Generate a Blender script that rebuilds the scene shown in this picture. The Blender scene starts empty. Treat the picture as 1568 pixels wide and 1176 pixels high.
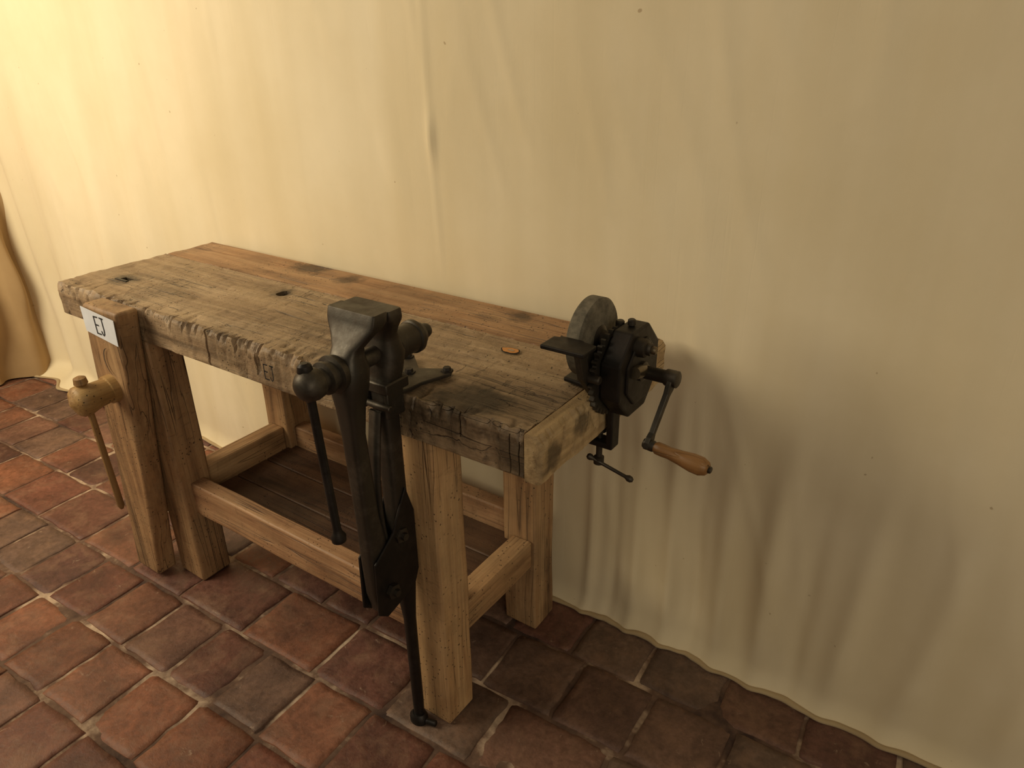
import bpy, bmesh, math, random
from mathutils import Vector, Matrix, noise
random.seed(4)
H=0.82; L=1.503; W=0.475; T=0.088
XV=-0.315
def lin(c):
    return tuple((x/255/12.92) if x/255<=.04045 else ((x/255+.055)/1.055)**2.4 for x in c)+(1,)
# ---------------------------------------------------------------- helpers
def newobj(name,bm,mat=None,smooth=False,parent=None):
    me=bpy.data.meshes.new(name); bmesh.ops.recalc_face_normals(bm,faces=bm.faces); bm.to_mesh(me); bm.free()
    if smooth:
        for p in me.polygons: p.use_smooth=True
    o=bpy.data.objects.new(name,me); bpy.context.collection.objects.link(o)
    if mat: me.materials.append(mat)
    if parent: o.parent=parent
    return o
def empty(name,loc=(0,0,0)):
    e=bpy.data.objects.new(name,None); e.empty_display_size=.1; bpy.context.collection.objects.link(e); return e
def autosmooth(o,ang=35):
    for p in o.data.polygons: p.use_smooth=True
    o.data.set_sharp_from_angle(angle=math.radians(ang))
def fn(x,y=0,z=0,s=1): return noise.noise(Vector((x*s+7.3,y*s+3.1,z*s+1.7)))
def beam(name,x0,x1,y0,y1,z0,z1,mat,parent,bev=.004,wob=.0015,shear=None,seg=2):
    """hand-hewn timber: gridded box with slightly wobbly faces and eased arrises"""
    d=[x1-x0,y1-y0,z1-z0]; n=[max(2,int(round(k/.03))) for k in d]
    bm=bmesh.new(); V={}
    def vert(i,j,k):
        key=(i,j,k)
        if key not in V:
            p=Vector((x0+d[0]*i/n[0],y0+d[1]*j/n[1],z0+d[2]*k/n[2]))
            q=p*6
            p=p+Vector((noise.noise(q+Vector((3,0,0))),noise.noise(q+Vector((0,9,0))),noise.noise(q+Vector((0,0,17)))*.5))*wob
            if shear: p=shear(p)
            V[key]=bm.verts.new(p)
        return V[key]
    for a,b,c in ((0,1,2),(1,2,0),(2,0,1)):
        for e in (0,n[c]):
            for i in range(n[a]):
                for j in range(n[b]):
                    f=[]
                    for di,dj in ((0,0),(1,0),(1,1),(0,1)):
                        idx=[0,0,0]; idx[a]=i+di; idx[b]=j+dj; idx[c]=e
                        f.append(vert(*idx))
                    bm.faces.new(f)
    o=newobj(name,bm,mat,parent=parent)
    if bev:
        m=o.modifiers.new('b','BEVEL'); m.width=bev; m.segments=seg; m.limit_method='ANGLE'; m.angle_limit=math.radians(50)
    autosmooth(o)
    return o
def loft(name,secs,mat,parent,n=28,power=2.0,axis='z',smooth=True,cap=True):
    """secs: (t, cx, cy, hx, hy [,power]) superellipse sections along axis"""
    bm=bmesh.new(); rings=[]
    for s in secs:
        t,cx,cy,hx,hy=s[:5]; pw=s[5] if len(s)>5 else power
        r=[]
        for i in range(n):
            a=2*math.pi*(i+.5)/n; ca,sa=math.cos(a),math.sin(a)
            u=cx+hx*math.copysign(abs(ca)**(2/pw),ca); v=cy+hy*math.copysign(abs(sa)**(2/pw),sa)
            if axis=='z': p=(u,v,t)
            elif axis=='y': p=(u,t,v)
            else: p=(t,u,v)
            r.append(bm.verts.new(p))
        rings.append(r)
    for a,b in zip(rings,rings[1:]):
        for i in range(n): bm.faces.new((a[i],a[(i+1)%n],b[(i+1)%n],b[i]))
    if cap: bm.faces.new(rings[0]); bm.faces.new(rings[-1][::-1])
    o=newobj(name,bm,mat,parent=parent)
    if smooth: autosmooth(o,42)
    return o
def turned(name,p0,p1,prof,mat,parent,n=32):
    """lathe: prof list of (t in metres from p0, radius) along p0->p1 direction"""
    p0=Vector(p0);p1=Vector(p1); d=(p1-p0).normalized(); u=d.orthogonal().normalized(); v=d.cross(u)
    bm=bmesh.new(); rings=[]
    for t,r in prof:
        c=p0+d*t
        rings.append([bm.verts.new(c+(u*math.cos(2*math.pi*i/n)+v*math.sin(2*math.pi*i/n))*max(r,1e-4)) for i in range(n)])
    for a,b in zip(rings,rings[1:]):
        for i in range(n): bm.faces.new((a[i],a[(i+1)%n],b[(i+1)%n],b[i]))
    bm.faces.new(rings[0]); bm.faces.new(rings[-1][::-1])
    o=newobj(name,bm,mat,parent=parent); autosmooth(o,38); return o
def rod(name,p0,p1,r,mat,parent,n=20):
    l=(Vector(p1)-Vector(p0)).length; e=min(r*.25,l*.2)
    return turned(name,p0,p1,[(0,r-e),(e,r),(l-e,r),(l,r-e)],mat,parent,n)
def plate(name,poly,t0,t1,axis,mat,parent,bev=.002):
    """extruded polygon; axis 'x': poly in (y,z); 'y': (x,z); 'z': (x,y)"""
    def P(a,b,t): return {'x':(t,a,b),'y':(a,t,b),'z':(a,b,t)}[axis]
    bm=bmesh.new(); A=[bm.verts.new(P(a,b,t0)) for a,b in poly]; B=[bm.verts.new(P(a,b,t1)) for a,b in poly]
    bm.faces.new(A); bm.faces.new(B[::-1])
    for i in range(len(poly)): bm.faces.new((A[i],A[(i+1)%len(poly)],B[(i+1)%len(poly)],B[i]))
    o=newobj(name,bm,mat,parent=parent)
    if bev:
        m=o.modifiers.new('b','BEVEL'); m.width=bev; m.segments=2; m.limit_method='ANGLE'; m.angle_limit=math.radians(30)
    return o
def strokes(name,lines,w,M,mat,parent,ext=.0006):
    """hand-drawn letters: each stroke a thin ribbon in local XY"""
    bm=bmesh.new()
    for ln in lines:
        pts=[Vector((a,b,0)) for a,b in ln]; L_=[];R_=[]
        for i,p in enumerate(pts):
            a=pts[max(0,i-1)]; b=pts[min(len(pts)-1,i+1)]; d=(b-a).normalized(); s=Vector((-d.y,d.x,0))*w/2
            L_.append(bm.verts.new(M@(p+s+Vector((0,0,ext))))); R_.append(bm.verts.new(M@(p-s+Vector((0,0,ext)))))
        for i in range(len(pts)-1): bm.faces.new((L_[i],L_[i+1],R_[i+1],R_[i]))
    return newobj(name,bm,mat,parent=parent)
EJ=[[(-.95,1),(-.95,-1)],[(-1.0,.95),(-.1,1.0)],[(-.95,.05),(-.2,.05)],[(-1.0,-.95),(-.05,-.95)],[(.25,1),(1.1,1)],[(.75,1),(.77,-.4),(.67,-.8),(.45,-1),(.25,-.85),(.15,-.5)]]
def ej(s): return [[(a*s*.9,b*s) for a,b in l] for l in EJ]
# ---------------------------------------------------------------- materials
class NT:
    def __init__(s,name):
        s.m=bpy.data.materials.new(name); s.m.use_nodes=True; s.t=s.m.node_tree; s.b=s.t.nodes['Principled BSDF']
    def n(s,ty,**k):
        nd=s.t.nodes.new(ty)
        for a,b in k.items():
            if a.startswith('_'): setattr(nd,a[1:],b)
            else: nd.inputs[a.replace('__',' ')].default_value=b
        return nd
    def l(s,a,b): s.t.links.new(a,b)
    def coord(s,scale=(1,1,1),loc=(0,0,0),rot=(0,0,0)):
        tc=s.n('ShaderNodeTexCoord'); mp=s.n('ShaderNodeMapping'); mp.inputs['Scale'].default_value=scale; mp.inputs['Location'].default_value=loc; mp.inputs['Rotation'].default_value=rot
        s.l(tc.outputs['Object'],mp.inputs['Vector']); return mp.outputs[0]
    def noise(s,vec,scale,detail=4,rough=.55,dist=0):
        nd=s.n('ShaderNodeTexNoise'); nd.inputs['Scale'].default_value=scale; nd.inputs['Detail'].default_value=detail; nd.inputs['Roughness'].default_value=rough; nd.inputs['Distortion'].default_value=dist
        s.l(vec,nd.inputs['Vector']); return nd.outputs['Fac']
    def ramp(s,fac,stops):
        r=s.n('ShaderNodeValToRGB'); e=r.color_ramp.elements
        while len(e)<len(stops): e.new(.5)
        for el,(p,c) in zip(e,stops):
            el.position=p; el.color=c if len(c)==4 else (*c,1)
        s.l(fac,r.inputs[0]); return r.outputs[0]
    def mix(s,a,b,fac,mode='MIX'):
        m=s.n('ShaderNodeMix',_data_type='RGBA',_blend_type=mode)
        for v,i in ((a,6),(b,7),(fac,0)):
            if isinstance(v,(tuple,float,int)): m.inputs[i].default_value=v
            else: s.l(v,m.inputs[i])
        return m.outputs[2]
    def math(s,op,a,b=0.0):
        m=s.n('ShaderNodeMath',_operation=op)
        for v,i in ((a,0),(b,1)):
            if isinstance(v,(float,int)): m.inputs[i].default_value=v
            else: s.l(v,m.inputs[i])
        return m.outputs[0]
    def bump(s,h,strength,dist=.002,prev=None):
        b=s.n('ShaderNodeBump'); b.inputs['Strength'].default_value=strength; b.inputs['Distance'].default_value=dist
        s.l(h,b.inputs['Height'])
        if prev: s.l(prev,b.inputs['Normal'])
        s.l(b.outputs[0],s.b.inputs['Normal']); return b.outputs[0]
    def spot(s,p,r,dark=.35):
        """irregular grime stain centred on world point p"""
        v=s.coord(); d=s.n('ShaderNodeVectorMath',_operation='DISTANCE'); s.l(v,d.inputs[0]); d.inputs[1].default_value=p
        q=s.math('ADD',s.math('DIVIDE',d.outputs['Value'],r),s.math('MULTIPLY',s.math('SUBTRACT',s.noise(v,30,4,.6),.5),1.6))
        return s.ramp(q,[(.45,G(dark)),(1,G(1))])
G=lambda v:(v,v,v,1)
def desat(c,f):
    l=.3*c[0]+.59*c[1]+.11*c[2]; return tuple(v+(l-v)*f for v in c[:3])+(1,)
def wood(name,axis,dark,mid,light,stain=.5,rough=.6,seed=0,crack=.5,dents=0.0,grey=0.0,knots=.7,fineamt=.4,ds=.10,spots=()):
    dark,mid,light=[desat(c,ds) for c in (dark,mid,light)]
    k=NT(name); ax={'x':0,'y':1,'z':2}[axis]
    s=[13,13,13]; s[ax]=1.1
    v=k.coord(s,(seed,seed*2.3,seed*.7))
    g=k.noise(v,1.5,5,.6,.9)
    col=k.ramp(g,[(.28,dark),(.46,mid),(.74,light)])
    s2=[130,130,130]; s2[ax]=4
    v2=k.coord(s2,(seed,1,2)); fine=k.noise(v2,1.3,3,.6,.15)
    col=k.mix(col,k.ramp(fine,[(.34,G(.55)),(.58,G(1.05))]),fineamt,'MULTIPLY')
    big=k.noise(k.coord((1,1,1),(seed,0,0)),4.5,7,.68)
    col=k.mix(col,k.ramp(big,[(.34,G(.36)),(.56,G(1.0))]),stain,'MULTIPLY')
    gn=k.noise(k.coord((1,1,1),(seed+4,3,0)),6,7,.7)
    col=k.mix(col,lin((168,142,106)),k.ramp(gn,[(.42,G(0)),(.68,G(max(0,grey+.1)))]))
    s3=[30,30,30]; s3[ax]=.8
    v3=k.coord(s3,(seed*1.7,5,0)); cr=k.noise(v3,1.1,2,.5,.3)
    cr2=k.math('ABSOLUTE',k.math('SUBTRACT',cr,.5))
    cm=k.ramp(cr2,[(0,G(0.1)),(.009,G(1))])
    pm2=k.ramp(k.noise(k.coord((1,1,1),(seed,8,0)),3.2,2),[(.48,G(0)),(.58,G(1))])
    cm=k.mix(G(1),cm,pm2)
    col=k.mix(col,cm,crack,'MULTIPLY')
    vo=k.n('ShaderNodeTexVoronoi'); vo.inputs['Scale'].default_value=85; k.l(k.coord(),vo.inputs['Vector'])
    pit=k.ramp(vo.outputs['Distance'],[(.10,G(.12)),(.18,G(1))])
    pm=k.ramp(k.noise(k.coord((1,1,1),(0,seed,0)),8,2),[(.46,G(0)),(.58,G(1))])
    pit=k.mix(G(1),pit,pm)
    col=k.mix(col,pit,.8,'MULTIPLY')
    vk=k.n('ShaderNodeTexVoronoi'); vk.inputs['Scale'].default_value=1.0; 
    s4=[7,7,7]; s4[ax]=3.4; k.l(k.coord(s4,(seed*3.1,seed,2)),vk.inputs['Vector'])
    kn=k.ramp(vk.outputs['Distance'],[(.06,G(.28)),(.12,G(.75)),(.17,G(1))])
    col=k.mix(col,kn,knots,'MULTIPLY')
    if dents:
        s5=[24,24,24]; s5[ax]=70; dn=k.noise(k.coord(s5,(seed,0,3)),1,3,.6,.5); d2=k.noise(k.coord((1,1,1),(1,seed,3)),38,5,.7)
        gd=k.ramp(dn,[(.34,G(0)),(.42,G(1))])
        gp=k.ramp(k.noise(k.coord((1,1,1),(seed,2,7)),5,3),[(.46,G(1)),(.6,G(0))])
        gm=k.mix(gd,G(1),gp)
        col=k.mix(col,k.mix(G(.42),G(1),gm),dents,'MULTIPLY')
    for p,r in spots: col=k.mix(col,k.spot(p,r),1.0,'MULTIPLY')
    k.l(col,k.b.inputs['Base Color'])
    k.l(k.ramp(g,[(.3,G(rough+.12)),(.7,G(rough))]),k.b.inputs['Roughness'])
    k.b.inputs['Specular IOR Level'].default_value=.4
    b=k.bump(g,.35,.003); b=k.bump(fine,.5,.0016,b); b=k.bump(k.math('MULTIPLY',cm,pit),.9,.003,b)
    if dents: b=k.bump(gm,dents,.003,b); k.bump(d2,dents,.005,b)
    return k.m
W_top=wood('wood_top_worn','x',lin((98,74,46)),lin((152,120,80)),lin((188,156,112)),.65,.46,1,.75,.7,.4,.6,.5,.22,
   spots=(((-1.365,.112,H),.05),((-.50,.07,H),.08),((-.18,.04,H),.09),((-.916,.258,H),.04),((-.05,.0,H-.05),.06),((-.27,.0,H-.03),.06)))
W_top2=wood('wood_top_back','x',lin((106,72,44)),lin((160,116,74)),lin((194,150,102)),.5,.44,5,.5,.35,.12,.5,.4,.1,
   spots=(((-1.03,.45,H),.07),((-.86,.43,H),.045),((-.33,.44,H),.04)))
W_end=wood('wood_breadboard','y',lin((120,94,56)),lin((178,146,96)),lin((216,188,134)),.6,.58,9,.8,.75,.3,.7,.4,.12,
   spots=(((0,.04,H-.05),.035),((0,.13,H-.03),.03),((0,.33,H-.05),.03)))
W_leg=wood('wood_leg','z',lin((110,78,46)),lin((164,122,76)),lin((198,158,108)),.55,.52,3,.45,.25,.18,.4)
W_leg2=wood('wood_leg_pale','z',lin((138,98,58)),lin((188,144,92)),lin((214,174,120)),.5,.52,13,.4,.25,.18,.4)
W_rail=wood('wood_rail','x',lin((112,76,48)),lin((166,120,78)),lin((198,154,108)),.55,.52,21,.45,.25,.18,.4)
W_raily=wood('wood_rail_cross','y',lin((118,84,50)),lin((174,132,84)),lin((204,164,112)),.5,.52,23,.35,.2,.15,.4)
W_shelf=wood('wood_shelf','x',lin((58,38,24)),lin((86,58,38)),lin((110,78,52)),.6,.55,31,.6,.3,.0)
W_chop=wood('wood_chop','z',lin((96,66,38)),lin((150,110,68)),lin((186,146,98)),.62,.48,41,.55,.35,.18,.5)
W_turn=wood('wood_turned_screw','y',lin((104,72,34)),lin((158,120,66)),lin((190,154,96)),.5,.45,51,.3,0,0,.3,.3,.05)
W_hand=wood('wood_crank_handle','x',lin((88,60,32)),lin((138,98,56)),lin((174,132,84)),.4,.36,61,.1,0,-.1,.2,.3,.0)
W_stick=wood('wood_stick','z',lin((94,64,30)),lin((142,104,58)),lin((168,130,78)),.3,.45,71,.1,0,0,.2,.3,.05)
def iron(name,base,rough=.42,metal=.85,rust=.3):
    k=NT(name); v=k.coord(); n1=k.noise(v,28,5,.6); n2=k.noise(v,140,3,.6); n3=k.noise(v,12,5,.7)
    col=k.mix(base,lin((66,46,30)),k.ramp(n1,[(.42,G(0)),(.72,G(rust))]))
    col=k.mix(col,tuple(min(1,x*2.2) for x in base[:3])+(1,),k.ramp(n3,[(.52,G(0)),(.68,G(.6))]))
    k.l(col,k.b.inputs['Base Color']); k.b.inputs['Metallic'].default_value=metal
    k.l(k.ramp(n1,[(.3,G(rough-.1)),(.7,G(rough+.14))]),k.b.inputs['Roughness'])
    b=k.bump(n1,.12,.002); k.bump(n2,.25,.0008,b); return k.m
IR=iron('iron_forged',lin((70,65,57)),.46,.75)
IRD=iron('iron_dark',lin((40,37,34)),.46,.65,.25)
IRB=iron('iron_polished_wear',lin((108,96,76)),.38,.9,.35)
def stone():
    k=NT('grindstone'); v=k.coord(); n=k.noise(v,60,5,.7); n1=k.noise(v,9,3)
    c=k.ramp(n,[(.3,lin((84,78,64))),(.7,lin((136,126,106)))]); c=k.mix(c,k.ramp(n1,[(.4,G(.55)),(.65,G(1))]),.7,'MULTIPLY')
    k.l(c,k.b.inputs['Base Color']); k.b.inputs['Roughness'].default_value=.9; k.bump(n,.4,.002); return k.m
ST=stone()
def plain(name,col,rough=.6):
    k=NT(name); n=k.noise(k.coord(),40,3); c=k.mix(col,tuple(x*.8 for x in col[:3])+(1,),n)
    k.l(c,k.b.inputs['Base Color']); k.b.inputs['Roughness'].default_value=rough; return k.m
PAPER=plain('paper_label',lin((222,224,228)),.6); INK=plain('ink',lin((25,25,25)),.7); DARK=plain('dark_void',lin((18,12,8)),.9)
KNOT=plain('resin_knot',lin((205,138,68)),.5)
def cloth(name,base,dk):
    k=NT(name); v=k.coord((1,1,1)); n=k.noise(v,1.7,6,.6); sp=k.noise(v,55,1,.5)
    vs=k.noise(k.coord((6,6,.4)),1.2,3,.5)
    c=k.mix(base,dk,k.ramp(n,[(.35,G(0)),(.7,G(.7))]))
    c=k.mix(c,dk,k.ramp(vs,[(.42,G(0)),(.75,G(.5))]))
    c=k.mix(c,lin((140,108,66)),k.ramp(sp,[(.79,G(0)),(.82,G(.5))]))
    ln=k.noise(k.coord((30,30,.35)),1,1,.5); la=k.math('ABSOLUTE',k.math('SUBTRACT',ln,.5)); lr=k.ramp(la,[(0,G(0)),(.012,G(1))])
    lm=k.ramp(k.noise(k.coord((3,3,1.2)),1.4,2),[(.54,G(0)),(.64,G(1))]); lr=k.mix(G(1),lr,lm)
    k.l(c,k.b.inputs['Base Color']); k.b.inputs['Roughness'].default_value=.9
    k.b.inputs['Sheen Weight'].default_value=.1
    b=k.bump(vs,.2,.012); b=k.bump(lr,.15,.001,b); k.bump(k.noise(k.coord((60,60,14)),3,3),.2,.001,b); return k.m
CL=cloth('cloth_cream',lin((232,217,184)),lin((214,196,156)))
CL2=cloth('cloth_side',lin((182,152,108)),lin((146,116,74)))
HEM=cloth('cloth_hem',lin((190,168,128)),lin((150,126,90)))
PLAST=plain('plaster',lin((200,180,140)),.95)
def tilemat():
    k=NT('terracotta'); v=k.coord()
    at=k.n('ShaderNodeAttribute',_attribute_name='tcol',_attribute_type='GEOMETRY')
    n1=k.noise(v,8,7,.7,.5); n2=k.noise(v,55,6,.75); n3=k.noise(v,11,7,.72,.3)
    c=k.mix(at.outputs['Color'],k.ramp(n1,[(.3,G(.5)),(.62,G(1.08))]),.8,'MULTIPLY')
    c=k.mix(c,k.ramp(n2,[(.3,G(.5)),(.65,G(1.1))]),.85,'MULTIPLY')
    c=k.mix(c,lin((146,112,88)),k.ramp(n3,[(.48,G(0)),(.72,G(.65))]))
    c=k.mix(c,lin((54,37,31)),k.ramp(k.noise(v,3.1,7,.7),[(.45,G(0)),(.67,G(.7))]))
    c=k.mix(c,lin((186,160,134)),k.ramp(k.noise(v,24,6,.75,.8),[(.63,G(0)),(.72,G(.55))]))
    k.l(c,k.b.inputs['Base Color']); k.l(k.ramp(n2,[(.3,G(.42)),(.7,G(.7))]),k.b.inputs['Roughness'])
    k.b.inputs['Specular IOR Level'].default_value=.4
    b=k.bump(n1,.6,.006); b=k.bump(n3,.5,.004,b); k.bump(n2,.7,.002,b); return k.m
TILE=tilemat()
def groutmat():
    k=NT('grout'); v=k.coord(); n=k.noise(v,4,6,.65); n2=k.noise(v,60,3)
    c=k.ramp(n,[(.36,lin((60,42,35))),(.50,lin((112,86,68))),(.62,lin((206,180,152)))]); c=k.mix(c,k.ramp(n2,[(.3,G(.6)),(.7,G(1))]),.6,'MULTIPLY')
    k.l(c,k.b.inputs['Base Color']); k.b.inputs['Roughness'].default_value=.95; k.bump(n2,.5,.003); return k.m
GROUT=groutmat()
# ---------------------------------------------------------------- floor
def build_floor():
    bm=bmesh.new(); cl=bm.loops.layers.float_color.new('tcol')
    P=.19; x0,x1,y0,y1=-3.6,2.4,-2.6,.62
    cols=[(136,86,64),(126,78,60),(142,94,70),(118,76,60),(130,92,74),(122,94,78),(112,74,62),(144,92,66),(114,74,60)]
    y=-.035-.19*14
    us=[-1,-.978,-.8,-.4,0,.4,.8,.978,1]
    ROT=math.radians(2.2); cr,sr=math.cos(ROT),math.sin(ROT)
    while y<y1+.2:
        off=random.uniform(0,.2); x=x0-off-.1
        wrow=random.choice((.175,.19,.235))
        while x<x1:
            w=wrow*random.uniform(.93,1.1)
            col=Vector(lin(random.choice(cols))[:3])*random.uniform(.84,1.12)
            if x>-.4 and y>-.05: col=col.lerp(Vector(lin((122,104,88))[:3]),random.choice((.1,.4,.8)))
            h=random.uniform(-.0015,.0015); tx,ty=random.uniform(-.008,.008),random.uniform(-.008,.008)
            g=.0040
            cx,cy=x+w/2,y+P/2; hx,hy=(w/2-g*random.uniform(.4,1.5)),(P/2-g*random.uniform(.4,1.5)); rot=random.uniform(-.012,.012)
            grid={}
            def pos(u,v,z):
                px,py=u*hx,v*hy
                px+=fn(x+u*.09,y+v*.09,1,45)*.006*abs(u)**5; py+=fn(x+u*.09,y+v*.09,5,45)*.006*abs(v)**5
                qx=px*math.cos(rot)-py*math.sin(rot); qy=px*math.sin(rot)+py*math.cos(rot)
                X,Y=cx+qx,cy+qy
                return (X*cr-Y*sr,X*sr+Y*cr,z+tx*px+ty*py)
            ok=(cx*sr+cy*cr)<y1+.03
            for i,u in enumerate(us):
                for j,v in enumerate(us):
                    e=max(abs(u),abs(v)); z=h+fn(cx+u*.09,cy+v*.09,2,14)*.0014-.001
                    if e>.97: z-=.0008
                    if e>=1: z-=.006
                    if abs(u)>.95 and abs(v)>.95: z-=.0015
                    if ok: grid[i,j]=bm.verts.new(pos(u,v,z))
            if ok:
              for i in range(8):
                for j in range(8):
                    f=bm.faces.new((grid[i,j],grid[i+1,j],grid[i+1,j+1],grid[i,j+1])); f.smooth=(0<i<7 and 0<j<7)
                    for lp in f.loops: lp[cl]=(*col,1)
            x+=w
        y+=P
    me=bpy.data.meshes.new('floor'); bm.to_mesh(me); bm.free(); me.materials.append(TILE); me.materials.append(GROUT)
    o=bpy.data.objects.new('floor',me); bpy.context.collection.objects.link(o)
    bm=bmesh.new(); nx,ny=400,220; vv={}
    for i in range(nx+1):
        for j in range(ny+1):
            px=x0+(x1-x0)*i/nx; py=y0+(y1-y0)*j/ny
            vv[i,j]=bm.verts.new((px,py,-.0040+.0024*fn(px,py,4,5)+.0008*fn(px,py,4,25)))
    for i in range(nx):
        for j in range(ny): bm.faces.new((vv[i,j],vv[i+1,j],vv[i+1,j+1],vv[i,j+1]))
    newobj('grout_bed',bm,GROUT,True,parent=o)
build_floor()
# ---------------------------------------------------------------- walls + cloth
def quad(name,pts,mat):
    bm=bmesh.new(); bm.faces.new([bm.verts.new(p) for p in pts]); return newobj(name,bm,mat)
quad('wall_back',[(-3.6,.66,0),(2.4,.66,0),(2.4,.66,2.7),(-3.6,.66,2.7)],PLAST)
quad('wall_left',[(-3.6,-2.6,0),(-3.6,.66,0),(-3.6,.66,2.7),(-3.6,-2.6,2.7)],PLAST)
def ss(a,b,x):
    t=min(1,max(0,(x-a)/(b-a))); return t*t*(3-2*t)
folds=[(.02,.020,.020),(.085,.014,-.011),(.15,.024,.022),(.25,.026,.021),(.33,.02,-.012),(.42,.028,.020),(.56,.03,.017),(.74,.036,.018),(.95,.044,.02),(-.07,.018,.016),(-.13,.014,-.01),(-.19,.014,.012)]
def ycloth(x,z):
    y=.510
    low=1-ss(.15,.95,z)
    ground=.45+.55*ss(0,.18,z)
    for c,w,a in folds:
        c2=c+.04*fn(z,c,0,1.6)+.05*z
        top=.80+.3*fn(c,0,0,9)
        y-=a*math.exp(-((x-c2)/w)**2)*(1-ss(.1,top,z))*ground
    y+=.012*fn(x,z*.3,1,2.6)*(.6+low)*ground
    y+=.0035*fn(x,z*.1,4,14)*(.3+low)*ground
    y+=.006*fn(x+z*.25,z*.5,9,3.5)*ground
    q=fn(x*1.2+z*.3,z*.25,6,7); y-=.0022*(1-min(1,abs(q)*4))*ss(.05,.35,.5+fn(x,z,2,1.5))
    lf=1-ss(-2.7,-1.5,x)
    y-=.035*lf*(.25+.75*(1-ss(.2,1.4,z)))*(.35*math.sin(x*22+fn(x,z*.3,0,2)*5)+1.0*fn(x,z*.12,2,7))
    y-=.009*math.exp(-((x+.62)/.012)**2)*math.exp(-((z-1.18)/.05)**2)
    y-=.0025*math.exp(-((x+.60+.02*z)/.008)**2)*ss(.8,1.0,z)
    if z<.06: y-=(.02+.07*(1-ss(-2.8,-2.2,x)))*(1-z/.06)**2
    if z>.4 and -1.7<x<.05: y=max(y,.482)
    return min(y,.62)
def sheet(name,path,zs,mat,parent=None,thick=.002):
    bm=bmesh.new(); g=[]
    for (i,p) in enumerate(path):
        g.append([bm.verts.new(p(z)) for z in zs])
    for a,b in zip(g,g[1:]):
        for j in range(len(zs)-1): bm.faces.new((a[j],b[j],b[j+1],a[j+1]))
    return newobj(name,bm,mat,smooth=True,parent=parent)
zs=[.004,.010,.016]+[.012*i+.01 for i in range(1,130)]+[1.6+.05*i for i in range(0,21)]
xs=[-3.25+.0085*i for i in range(int(5.4/.0085))]
drape=empty('cloth_backdrop')
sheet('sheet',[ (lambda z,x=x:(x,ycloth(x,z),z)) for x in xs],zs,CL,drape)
bm=bmesh.new(); rings=[]
for x in xs:
    yc=ycloth(x,.004)-.004; rr=.005*(1+.6*fn(x,0,0,14)); zc=rr*.9+.004*max(0,fn(x,0,3,7))
    rings.append([bm.verts.new((x,yc+rr*1.3*math.cos(a*math.pi/5),zc+rr*math.sin(a*math.pi/5))) for a in range(10)])
for a,b in zip(rings,rings[1:]):
    for i in range(10): bm.faces.new((a[i],a[(i+1)%10],b[(i+1)%10],b[i]))
newobj('hem',bm,HEM,smooth=True,parent=drape)
side=empty('side_curtain')
def sc(i,n=420):
    t=i/n
    def f(z):
        x=-2.98-.20*ss(0,.35,t)-.2*ss(.3,1,t); y=.58-2.7*t
        a=.025*math.sin(t*130+3*fn(t,z*.3,0,7))+.06*fn(t,z*.25,1,14)
        return (x+a*(1.1-.35*z/2),y+.3*a,z+.004)
    return f
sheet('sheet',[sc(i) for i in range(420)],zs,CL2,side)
# ---------------------------------------------------------------- workbench
wb=empty('workbench')
def chip(x,s):
    """ragged splintered arris depth"""
    c=.005+.014*max(0,fn(x,s,0,20))+.014*max(0,fn(x,s,9,6))
    a=fn(x,s,3,70); c+=.034*max(0,a-.10)
    c+=.034*max(0,fn(x,s,5,150)-.15)*(.4+max(0,fn(x,s,7,9)))
    return c
def board(name,x0,x1,y0,y1,z0,z1,mat,rough_front=True,dx=.003,seed=0):
    n=int((x1-x0)/dx); bm=bmesh.new(); rings=[]
    for i in range(n+1):
        x=x0+(x1-x0)*i/n
        c=chip(x,seed); cy=c*(.8+.6*fn(x,1,seed,35)); 
        if not rough_front: c=.003;cy=.003
        fr=.003*fn(x,0,seed,12)+.0018*fn(x,5,seed,60)
        if rough_front: fr+=.012*max(0,fn(x,2,seed,28)-.22)
        prof=[(y0+.004,z0),(y0+fr,z0+.004)]
        for k in range(1,9):
            zz=z0+.004+(z1-c-z0-.004)*k/9; gg=fr+.003*fn(x*.3,zz,seed,60)+.016*max(0,fn(x*1.0,zz*.30,seed,80)-.25)*ss(z0,z1,zz) if rough_front else fr; prof.append((y0+gg,zz))
        prof.append((y0+fr+.001,z1-c)); prof.append((y0+fr+cy*.45+.002*fn(x,zz,2,90),z1-c*.5)); prof.append((y0+cy+fr,z1-.001))
        m=max(4,int((y1-y0)/.008))
        for k in range(1,m):
            yy=y0+cy+fr+(y1-y0-cy-fr)*k/m; near=1-ss(0,.09,yy-y0)
            zt=z1+.003*fn(x*.35,yy,seed,14)+.0016*fn(x*.2,yy,seed,60)-.001
            if rough_front: zt-=.016*near*max(0,fn(x,yy*.5,seed,48)-.1)+.006*max(0,fn(x,yy,seed+5,34)-.3)+.004*max(0,fn(x*.4,yy,seed+2,90)-.2)
            prof.append((yy,zt))
        prof+= [(y1-.003,z1-.0005),(y1,z1-.004),(y1,z0+.003),(y1-.004,z0)]
        rings.append([bm.verts.new((x,a,b)) for a,b in prof])
    N=len(rings[0])
    for a,b in zip(rings,rings[1:]):
        for i in range(N): bm.faces.new((a[i],a[(i+1)%N],b[(i+1)%N],b[i]))
    bm.faces.new(rings[0]); bm.faces.new(rings[-1][::-1])
    o=newobj(name,bm,mat,parent=wb); autosmooth(o,40); return o
front=board('top_front_plank',-L,-.034,0,.318,H-T,H,W_top,seed=1)
back=board('top_back_plank',-L,-.034,.3220,W,H-T+.004,H-.0015,W_top2,False,seed=4)
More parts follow.
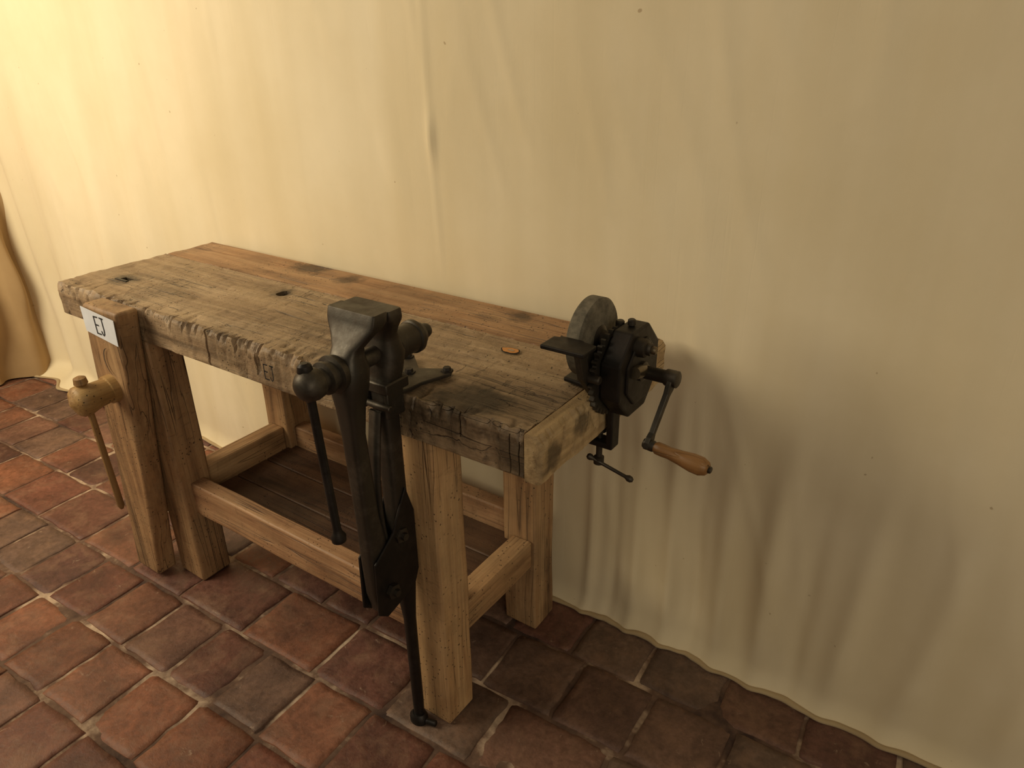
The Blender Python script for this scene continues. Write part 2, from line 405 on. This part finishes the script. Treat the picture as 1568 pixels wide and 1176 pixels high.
def breadboard():
    n=150; bm=bmesh.new(); rings=[]; x0,x1=-.031,0
    for i in range(n+1):
        y=-.002+(W+.004)*i/n
        c=.5*chip(y,8)+.003
        e=.003*fn(y,0,5,20)+.0015*fn(y,0,5,80)
        if i==0 or i==n: e-=.006; c+=.004
        prof=[(x0,H-T),(x1-.004+e,H-T),(x1+e,H-T+.004)]
        for k in range(1,9): 
            zz=H-T+.004+(T-.004-c)*k/9; prof.append((x1+e+.003*fn(y,zz,7,50)-.018*max(0,fn(y,zz*.3,6,70)-.28),zz))
        prof+=[(x1+e,H-c),(x1+e-c*.5,H-c*.35),(x1+e-c*.8,H+.001),(x0+.006,H+.002+.0015*fn(y,0,9,30)),(x0+.002,H+.001),(x0,H-.002)]
        rings.append([bm.verts.new((a,y,b)) for a,b in prof])
    N=len(rings[0])
    for a,b in zip(rings,rings[1:]):
        for i in range(N): bm.faces.new((a[i],a[(i+1)%N],b[(i+1)%N],b[i]))
    bm.faces.new(rings[0]); bm.faces.new(rings[-1][::-1])
    o=newobj('breadboard_end',bm,W_end,parent=wb); autosmooth(o,40)
breadboard()
def cyl_cut(loc,r,dep):
    bm=bmesh.new(); bmesh.ops.create_cone(bm,cap_ends=True,segments=24,radius1=r,radius2=r,depth=dep); bmesh.ops.translate(bm,verts=bm.verts,vec=loc); return bm
def box_cut(x0,x1,y0,y1,z0,z1):
    bm=bmesh.new(); bmesh.ops.create_cube(bm,size=1)
    for v in bm.verts: v.co=Vector(((x0+x1)/2+v.co.x*(x1-x0),(y0+y1)/2+v.co.y*(y1-y0),(z0+z1)/2+v.co.z*(z1-z0)))
    return bm
def wedge(x,wd,z0,z1,dep):
    bm=bmesh.new(); v=[bm.verts.new(p) for p in ((x-wd,-.02,z0),(x+wd,-.02,z0),(x+.001,dep,z0),(x-wd,-.02,z1),(x+wd,-.02,z1),(x+.001,dep,z1))]
    for f in ((0,2,1),(3,4,5),(0,1,4,3),(1,2,5,4),(2,0,3,5)): bm.faces.new([v[i] for i in f])
    return bm
def apply_cuts(target,bms):
    bpy.context.view_layer.update()
    objs=[]
    for b in bms:
        o=newobj('cut',b,DARK); objs.append(o); m=target.modifiers.new('c','BOOLEAN'); m.operation='DIFFERENCE'; m.object=o; m.solver='EXACT'
    dg=bpy.context.evaluated_depsgraph_get(); dg.update()
    me=bpy.data.meshes.new_from_object(target.evaluated_get(dg)); target.modifiers.clear(); target.data=me
    for o in objs: bpy.data.objects.remove(o)
apply_cuts(front,[cyl_cut((-.916,.258,H),.018,.2),box_cut(-1.385,-1.345,.10,.125,H-.03,H+.05),
   wedge(-.868,.006,H-T-.01,H+.02,.03),wedge(-.705,.004,H-T+.02,H+.02,.03),wedge(-.044,.003,H-T-.01,H-.02,.02),wedge(-.56,.004,H-T+.03,H+.02,.02),wedge(-.165,.004,H-T+.04,H+.02,.03),wedge(-.062,.003,H-T-.01,H-.01,.02)])
plate('dog_strap',[(-1.392,.098),(-1.34,.098),(-1.34,.106),(-1.392,.106)],H-.004,H+.002,'z',IRD,wb,.0008)
def blob(name,cx,cy,rx,ry,z,mat):
    bm=bmesh.new(); n=28; bm.faces.new([bm.verts.new((cx+rx*math.cos(a)*(1+.2*fn(math.cos(a),math.sin(a),cx,2)),cy+ry*math.sin(a)*(1+.2*fn(math.cos(a),math.sin(a),cy,2)),z)) for a in [2*math.pi*i/n for i in range(n)]])
    newobj(name,bm,mat,parent=wb)
blob('knot_ring',-.24,.262,.0215,.0135,H+.0014,DARK); blob('resin_knot',-.24,.262,.019,.0115,H+.0020,KNOT); blob('resin_knot_core',-.238,.262,.008,.004,H+.0025,W_top)
ZT=H-T
beam('leg_front_right',-.332,-.245,.014,.1,0,ZT,W_leg2,wb,.005,.003)
beam('leg_back_right',-.340,-.247,.362,.45,0,ZT,W_leg,wb,.005,.003)
beam('leg_front_left',-1.235,-1.127,.0,.09,0,ZT,W_chop,wb,.006,.003)
beam('leg_back_left',-1.225,-1.13,.362,.45,0,ZT,W_leg,wb,.005,.003)
beam('rail_front',-1.13,-.332,.028,.07,.216,.314,W_rail,wb,.004,.003)
beam('rail_back',-1.13,-.34,.385,.427,.222,.322,W_rail,wb,.004)
beam('rail_right',-.312,-.256,.1,.362,.200,.277,W_raily,wb,.004,.003)
beam('rail_left',-1.205,-1.15,.09,.362,.225,.325,W_raily,wb,.004)
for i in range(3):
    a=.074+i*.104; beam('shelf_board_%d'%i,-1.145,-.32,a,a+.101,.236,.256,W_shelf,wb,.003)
beam('apron_cleat_right',-.335,-.25,.1,.362,ZT-.05,ZT,W_raily,wb,.004)
beam('apron_cleat_left',-1.22,-1.14,.09,.362,ZT-.05,ZT,W_raily,wb,.004)
def chs(p):
    t=p.z/.82
    xl=-1.36+(-1.262+1.36)*t; xr=-1.25+(-1.112+1.25)*t
    u=(p.x+1.25)/.10
    return Vector((xl+(xr-xl)*u,p.y,p.z))
beam('vise_chop',-1.25,-1.15,-.060,-.004,.008,.825,W_chop,wb,.008,.003,chs,3)
bm=bmesh.new(); a0=[]
for i in range(13):
    a=math.radians(100+160*i/12); a0.append((-1.185+.028*math.cos(a),.690+.036*math.sin(a)))
A=[bm.verts.new((x,-.0635,z)) for x,z in a0]; B=[bm.verts.new((x+.0035,-.0635,z)) for x,z in a0]
for i in range(12): bm.faces.new((A[i],A[i+1],B[i+1],B[i]))
newobj('saw_mark',bm,DARK,parent=wb)
SX,SZ0=-1.215,.607
turned('vise_wood_screw',(SX,-.055,SZ0+.006),(SX,-.3,SZ0-.004),[(0,.036),(.02,.036),(.022,.031),(.05,.033),(.075,.039),(.092,.038),(.10,.032),(.104,.019),(.108,.013),(.112,.004)],W_turn,wb)
turned('vise_handle',(SX,-.130,SZ0+.064),(SX+.006,-.122,SZ0-.33),[(0,.006),(.004,.014),(.018,.016),(.026,.008),(.05,.0075),(.37,.0085),(.38,.004)],W_stick,wb)
plate('label_paper',[(-1.258,.757),(-1.125,.744),(-1.118,.810),(-1.258,.820)],-.0650,-.0640,'y',PAPER,wb,0)
M=Matrix.Translation((-1.186,-.0652,.783))@Matrix.Rotation(math.radians(90),4,'X')
strokes('label_text',ej(.022),.0038,M,INK,wb)
M=Matrix.Translation((-.655,-.0055,.772))@Matrix.Rotation(math.radians(90),4,'X')
strokes('carved_initials',ej(.017),.003,M,DARK,wb)
# ---------------------------------------------------------------- post vise
pv=empty('post_vise')
J=.053
loft('moving_jaw',[(.385,XV,-.075,.0175,.024,4),(.43,XV,-.075,.0175,.034,4),(.50,XV,-.083,.0175,.028,4),(.60,XV,-.093,.016,.019,4),(.78,XV,-.101,.018,.016,4),(.83,XV,-.100,.022,.020,4),
 (.868,XV,-.097,.030,.028,3),(.903,XV,-.096,.036,.030,2.6),(.926,XV,-.094,.028,.022,3),(.938,XV,-.090,.028,.017,3.4),(.955,XV,-.080,.040,.014,5),(.971,XV,-.070,.0515,.015,8),(.979,XV,-.065,J,.0175,12),(.993,XV,-.0620,J,.0165,14),(.995,XV,-.0620,J-.0015,.0155,14)],IR,pv,56)
loft('fixed_jaw',[(.40,XV,-.012,.013,.016,3),(.45,XV,-.016,.017,.022,4),(.60,XV,-.018,.018,.019,4),(.78,XV,-.020,.020,.018,4),(.83,XV,-.018,.022,.020,4),
 (.868,XV,-.012,.030,.026,3),(.903,XV,-.008,.036,.028,2.6),(.926,XV,-.008,.028,.022,3),(.938,XV,-.012,.028,.017,3.4),(.955,XV,-.019,.040,.014,5),(.971,XV,-.025,.0515,.015,8),(.977,XV,-.0275,J,.0165,12),(.990,XV,-.0285,J,.0160,14),(.992,XV,-.0285,J-.0015,.015,14)],IR,pv,56)
loft('post',[(.004,XV,-.010,.011,.011),(.05,XV,-.010,.012,.012),(.30,XV,-.011,.013,.013),(.37,XV,-.013,.016,.018,3),(.42,XV,-.014,.017,.022,4)],IRD,pv,20)
loft('foot_flange',[(.0,XV,-.012,.022,.018),(.014,XV,-.012,.022,.018),(.022,XV,-.011,.015,.014)],IRD,pv,20)
rod('foot_pin',(XV+.02,-.012,.008),(XV+.045,-.006,.008),.007,IRD,pv)
ch=[(-.112,.392),(-.09,.374),(-.05,.384),(-.006,.402),(.006,.43),(.006,.57),(-.012,.63),(-.03,.60),(-.055,.55),(-.108,.51)]
plate('cheek_left',ch,XV-.023,XV-.0178,'x',IRD,pv); plate('cheek_right',ch,XV+.0178,XV+.023,'x',IRD,pv)
rod('pivot_bolt',(XV-.033,-.075,.43),(XV+.033,-.075,.43),.011,IR,pv)
turned('pivot_nut',(XV+.024,-.075,.43),(XV+.05,-.075,.43),[(0,.016),(.009,.016),(.010,.008),(.018,.008)],IR,pv,6)
turned('upper_nut',(XV+.018,-.035,.535),(XV+.05,-.035,.535),[(0,.016),(.009,.016),(.010,.008),(.018,.008)],IR,pv,6)
bm=bmesh.new(); rg=[]
for i in range(20):
    t=i/19; z=.80-.36*t; y=-.045-.028*math.sin(t*math.pi*.9)+.012*t
    rg.append([bm.verts.new((XV+a,y+b,z)) for a,b in ((-.013,-.0025),(.013,-.0025),(.013,.0025),(-.013,.0025))])
for a,b in zip(rg,rg[1:]):
    for i in range(4): bm.faces.new((a[i],a[(i+1)%4],b[(i+1)%4],b[i]))
newobj('spring',bm,IR,smooth=True,parent=pv)
SZ=.903
turned('screw_box',(XV,.008,SZ),(XV,.2,SZ),[(0,.031),(.012,.031),(.014,.027),(.05,.028),(.052,.031),(.060,.031),(.062,.026),(.074,.022),(.080,.012),(.084,.012),(.090,.014),(.096,.012),(.10,.004)],IR,pv)
rod('screw_shaft',(XV,-.15,SZ),(XV,.02,SZ),.016,IR,pv)
turned('screw_collar',(XV,-.118,SZ),(XV,-.3,SZ),[(0,.030),(.008,.033),(.013,.033),(.015,.025),(.024,.025),(.026,.028),(.031,.028),(.033,.020),(.040,.020),(.044,.025),(.056,.027),(.070,.025),(.078,.018),(.082,.009)],IR,pv)
turned('handle_bar',(XV-.006,-.178,.940),(XV+.006,-.168,.60),[(0,.006),(.004,.011),(.014,.013),(.022,.009),(.03,.0075),(.315,.0075),(.322,.009),(.33,.0135),(.34,.0125),(.346,.005)],IRD,pv)
plate('fixing_plate',[(XV-.03,-.01),(XV+.03,-.01),(XV+.035,.04),(XV+.055,.10),(XV+.045,.118),(XV-.01,.085),(XV-.06,.128),(XV-.078,.12),(XV-.05,.05)],H+.003,H+.010,'z',IR,pv,.0015)
for i,(bx,by) in enumerate(((XV+.043,.103),(XV-.062,.113),(XV-.012,.06))):
    turned('plate_bolt_%d'%i,(bx,by,H+.008),(bx,by,H+.05),[(0,.012),(.004,.012),(.0045,.008),(.010,.007)],IRD,pv,6)
beam('collar_block',XV-.032,XV+.032,-.046,.012,.835,.856,IR,pv,.003,.0003)
beam('collar_strap_left',XV-.032,XV-.023,-.045,-.004,.80,.84,IR,pv,.002,.0003)
beam('collar_strap_right',XV+.023,XV+.032,-.045,-.004,.79,.84,IR,pv,.002,.0003)
rod('collar_wedge',(XV-.042,-.049,.815),(XV+.042,-.049,.815),.006,IR,pv)
# ---------------------------------------------------------------- bench grinder
gr=empty('hand_crank_grinder')
WY,WZ=.228,.907
turned('grinding_wheel',(-.054,WY,WZ),(0,WY,WZ),[(0,.055),(.001,.068),(.004,.072),(.027,.072),(.031,.068),(.032,.055),(.032,.03)],ST,gr,64)
turned('wheel_washer',(-.064,WY,WZ),(.1,WY,WZ),[(0,.008),(.004,.010),(.009,.010),(.0095,.024),(.043,.024),(.048,.016),(.064,.013)],IR,gr)
rod('spindle',(-.068,WY,WZ),(.085,WY,WZ),.007,IRB,gr)
turned('spindle_boss',(.045,WY,WZ),(.1,WY,WZ),[(0,.018),(.022,.016),(.024,.011),(.032,.011)],IR,gr)
GY,GZ=.242,.857; oc=[]
for i in range(8):
    a=math.radians(22.5+45*i); oc.append((GY+.083*math.cos(a),GZ+.086*math.sin(a)))
plate('gear_case',oc,.012,.050,'x',IRD,gr,.004)
oc2=[(GY+(y-GY)*.72,GZ+(z-GZ)*.72) for y,z in oc]
plate('gear_case_cover',oc2,.048,.055,'x',IRD,gr,.003)
pr=[];N=34
for i in range(N*4):
    r=.080 if (i%4) in (0,1) else .072
    a=2*math.pi*i/(N*4); pr.append((GY-.020+r*math.cos(a),GZ-.002+r*math.sin(a)))
plate('drive_gear',pr,.002,.011,'x',IR,gr,0)
plate('stand',[(GY-.06,H+.004),(GY+.055,H+.004),(GY+.03,H+.05),(GY+.012,WZ-.01),(GY-.03,WZ-.01),(GY-.045,H+.05)],-.014,.0,'x',IRD,gr,.003)
plate('stand_foot',[(-.075,GY-.05),(.012,GY-.06),(.012,GY+.055),(-.075,GY+.045)],H+.004,H+.013,'z',IRD,gr,.003)
CYY=.228
plate('clamp_frame',[(.005,H+.01),(.018,H+.01),(.018,H-T-.035),(-.035,H-T-.035),(-.035,H-T-.022),(.005,H-T-.022)],CYY-.016,CYY+.014,'y',IRD,gr,.003)
turned('clamp_screw',(-.015,CYY,H-T-.003),(-.015,CYY,.4),[(0,.013),(.005,.013),(.007,.006),(.060,.006),(.062,.010),(.076,.010),(.078,.005)],IR,gr)
turned('clamp_bar',(-.034,CYY-.012,.670),(.05,CYY+.01,.632),[(0,.003),(.003,.006),(.008,.0065),(.014,.0035),(.082,.0035),(.088,.0065),(.094,.006),(.098,.003)],IR,gr)
plate('tool_rest',[(-.070,.105),(.013,.105),(.013,.150),(-.012,.154),(-.016,.158),(-.060,.158),(-.060,.152),(-.070,.150)],.920,.928,'z',IRD,gr,.002)
plate('tool_rest_arm',[(.115,.920),(.138,.920),(.150,.885),(.175,.855),(.21,.842),(.21,.828),(.165,.828),(.13,.87)],-.012,.0,'x',IR,gr,.002)
rod('tool_rest_bolt',(-.02,.15,.866),(.022,.15,.866),.008,IR,gr)
rod('case_bolt',(.03,GY+.0,GZ+.080),(.03,GY+.0,GZ+.092),.007,IR,gr)
rod('oiler',(.005,WY+.02,WZ+.0),(.005,WY+.02,WZ+.033),.008,IR,gr)
CY,CZ=.240,.858
turned('crank_hub',(.052,CY,CZ),(.2,CY,CZ),[(0,.018),(.008,.018),(.010,.012),(.046,.012),(.050,.015),(.070,.015),(.072,.012)],IR,gr)
turned('crank_hub_side',(.06,CY-.04,CZ+.012),(.06,CY+.02,CZ),[(0,.011),(.02,.012),(.05,.008)],IRB,gr)
p0=Vector((.113,CY,CZ)); p1=Vector((.106,.172,.760)); d=(p1-p0).normalized(); s=Vector((0,-d.z,d.y))
bm=bmesh.new(); rg=[]
LN=(p1-p0).length
for t,w in ((-.012,.008),(0,.013),(.014,.012),(.03,.0065),(LN-.02,.0055),(LN-.01,.010),(LN,.011),(LN+.010,.007)):
    c=p0+d*t; rg.append([bm.verts.new(c+s*w*a+Vector((.005*b,0,0))) for a,b in ((-1,-1),(1,-1),(1,1),(-1,1))])
for a,b in zip(rg,rg[1:]):
    for i in range(4): bm.faces.new((a[i],a[(i+1)%4],b[(i+1)%4],b[i]))
bm.faces.new(rg[0]); bm.faces.new(rg[-1])
o=newobj('crank_arm',bm,IR,parent=gr); m=o.modifiers.new('b','BEVEL'); m.width=.002; m.segments=2
hd=Vector((1,-.06,-.08)).normalized()
turned('crank_ferrule',p1-hd*.008,p1+hd,[(0,.008),(.004,.010),(.018,.010),(.022,.008)],IR,gr)
turned('crank_handle',p1+hd*.012,p1+hd,[(0,.008),(.005,.011),(.016,.0112),(.028,.0105),(.05,.013),(.070,.016),(.086,.016),(.096,.012),(.099,.008)],W_hand,gr)
rod('crank_pin',p1+hd*.109,p1+hd*.116,.006,IR,gr)
# ---------------------------------------------------------------- light
def area(name,loc,tgt,size,energy,col,sy=None):
    l=bpy.data.lights.new(name,'AREA'); l.energy=energy; l.color=col; l.size=size
    if sy: l.shape='RECTANGLE'; l.size_y=sy
    o=bpy.data.objects.new(name,l); bpy.context.collection.objects.link(o); o.location=loc
    o.rotation_euler=(Vector(tgt)-Vector(loc)).to_track_quat('-Z','Y').to_euler(); return o
area('window_light',(-2.45,-1.2,2.0),(-2.1,.5,.9),1.5,64,(1,.865,.63),1.5)
area('room_light',(3.0,-2.2,2.1),(-.3,.2,.5),2.2,34,(1,.87,.66))
w=bpy.data.worlds.new('World'); bpy.context.scene.world=w; w.use_nodes=True
w.node_tree.nodes['Background'].inputs[0].default_value=(1,.86,.66,1); w.node_tree.nodes['Background'].inputs[1].default_value=.13
# ---------------------------------------------------------------- camera
cx,cy,cz,yaw,pit,rol=0.5398,-0.8507,1.4018,-0.6093,0.4492,-0.0163
f=Vector((math.sin(yaw)*math.cos(pit),math.cos(yaw)*math.cos(pit),-math.sin(pit)))
rt=f.cross(Vector((0,0,1))).normalized(); up=rt.cross(f)
r2=rt*math.cos(rol)+up*math.sin(rol); u2=-rt*math.sin(rol)+up*math.cos(rol)
cam=bpy.data.cameras.new('camera'); co=bpy.data.objects.new('camera',cam); bpy.context.collection.objects.link(co)
M=Matrix((r2,u2,-f)).transposed().to_4x4(); M.translation=Vector((cx,cy,cz)); co.matrix_world=M
cam.sensor_width=36; cam.lens=1133.5/1568*36; cam.clip_start=.02
bpy.context.scene.camera=co
bpy.context.scene.view_settings.view_transform='Standard'
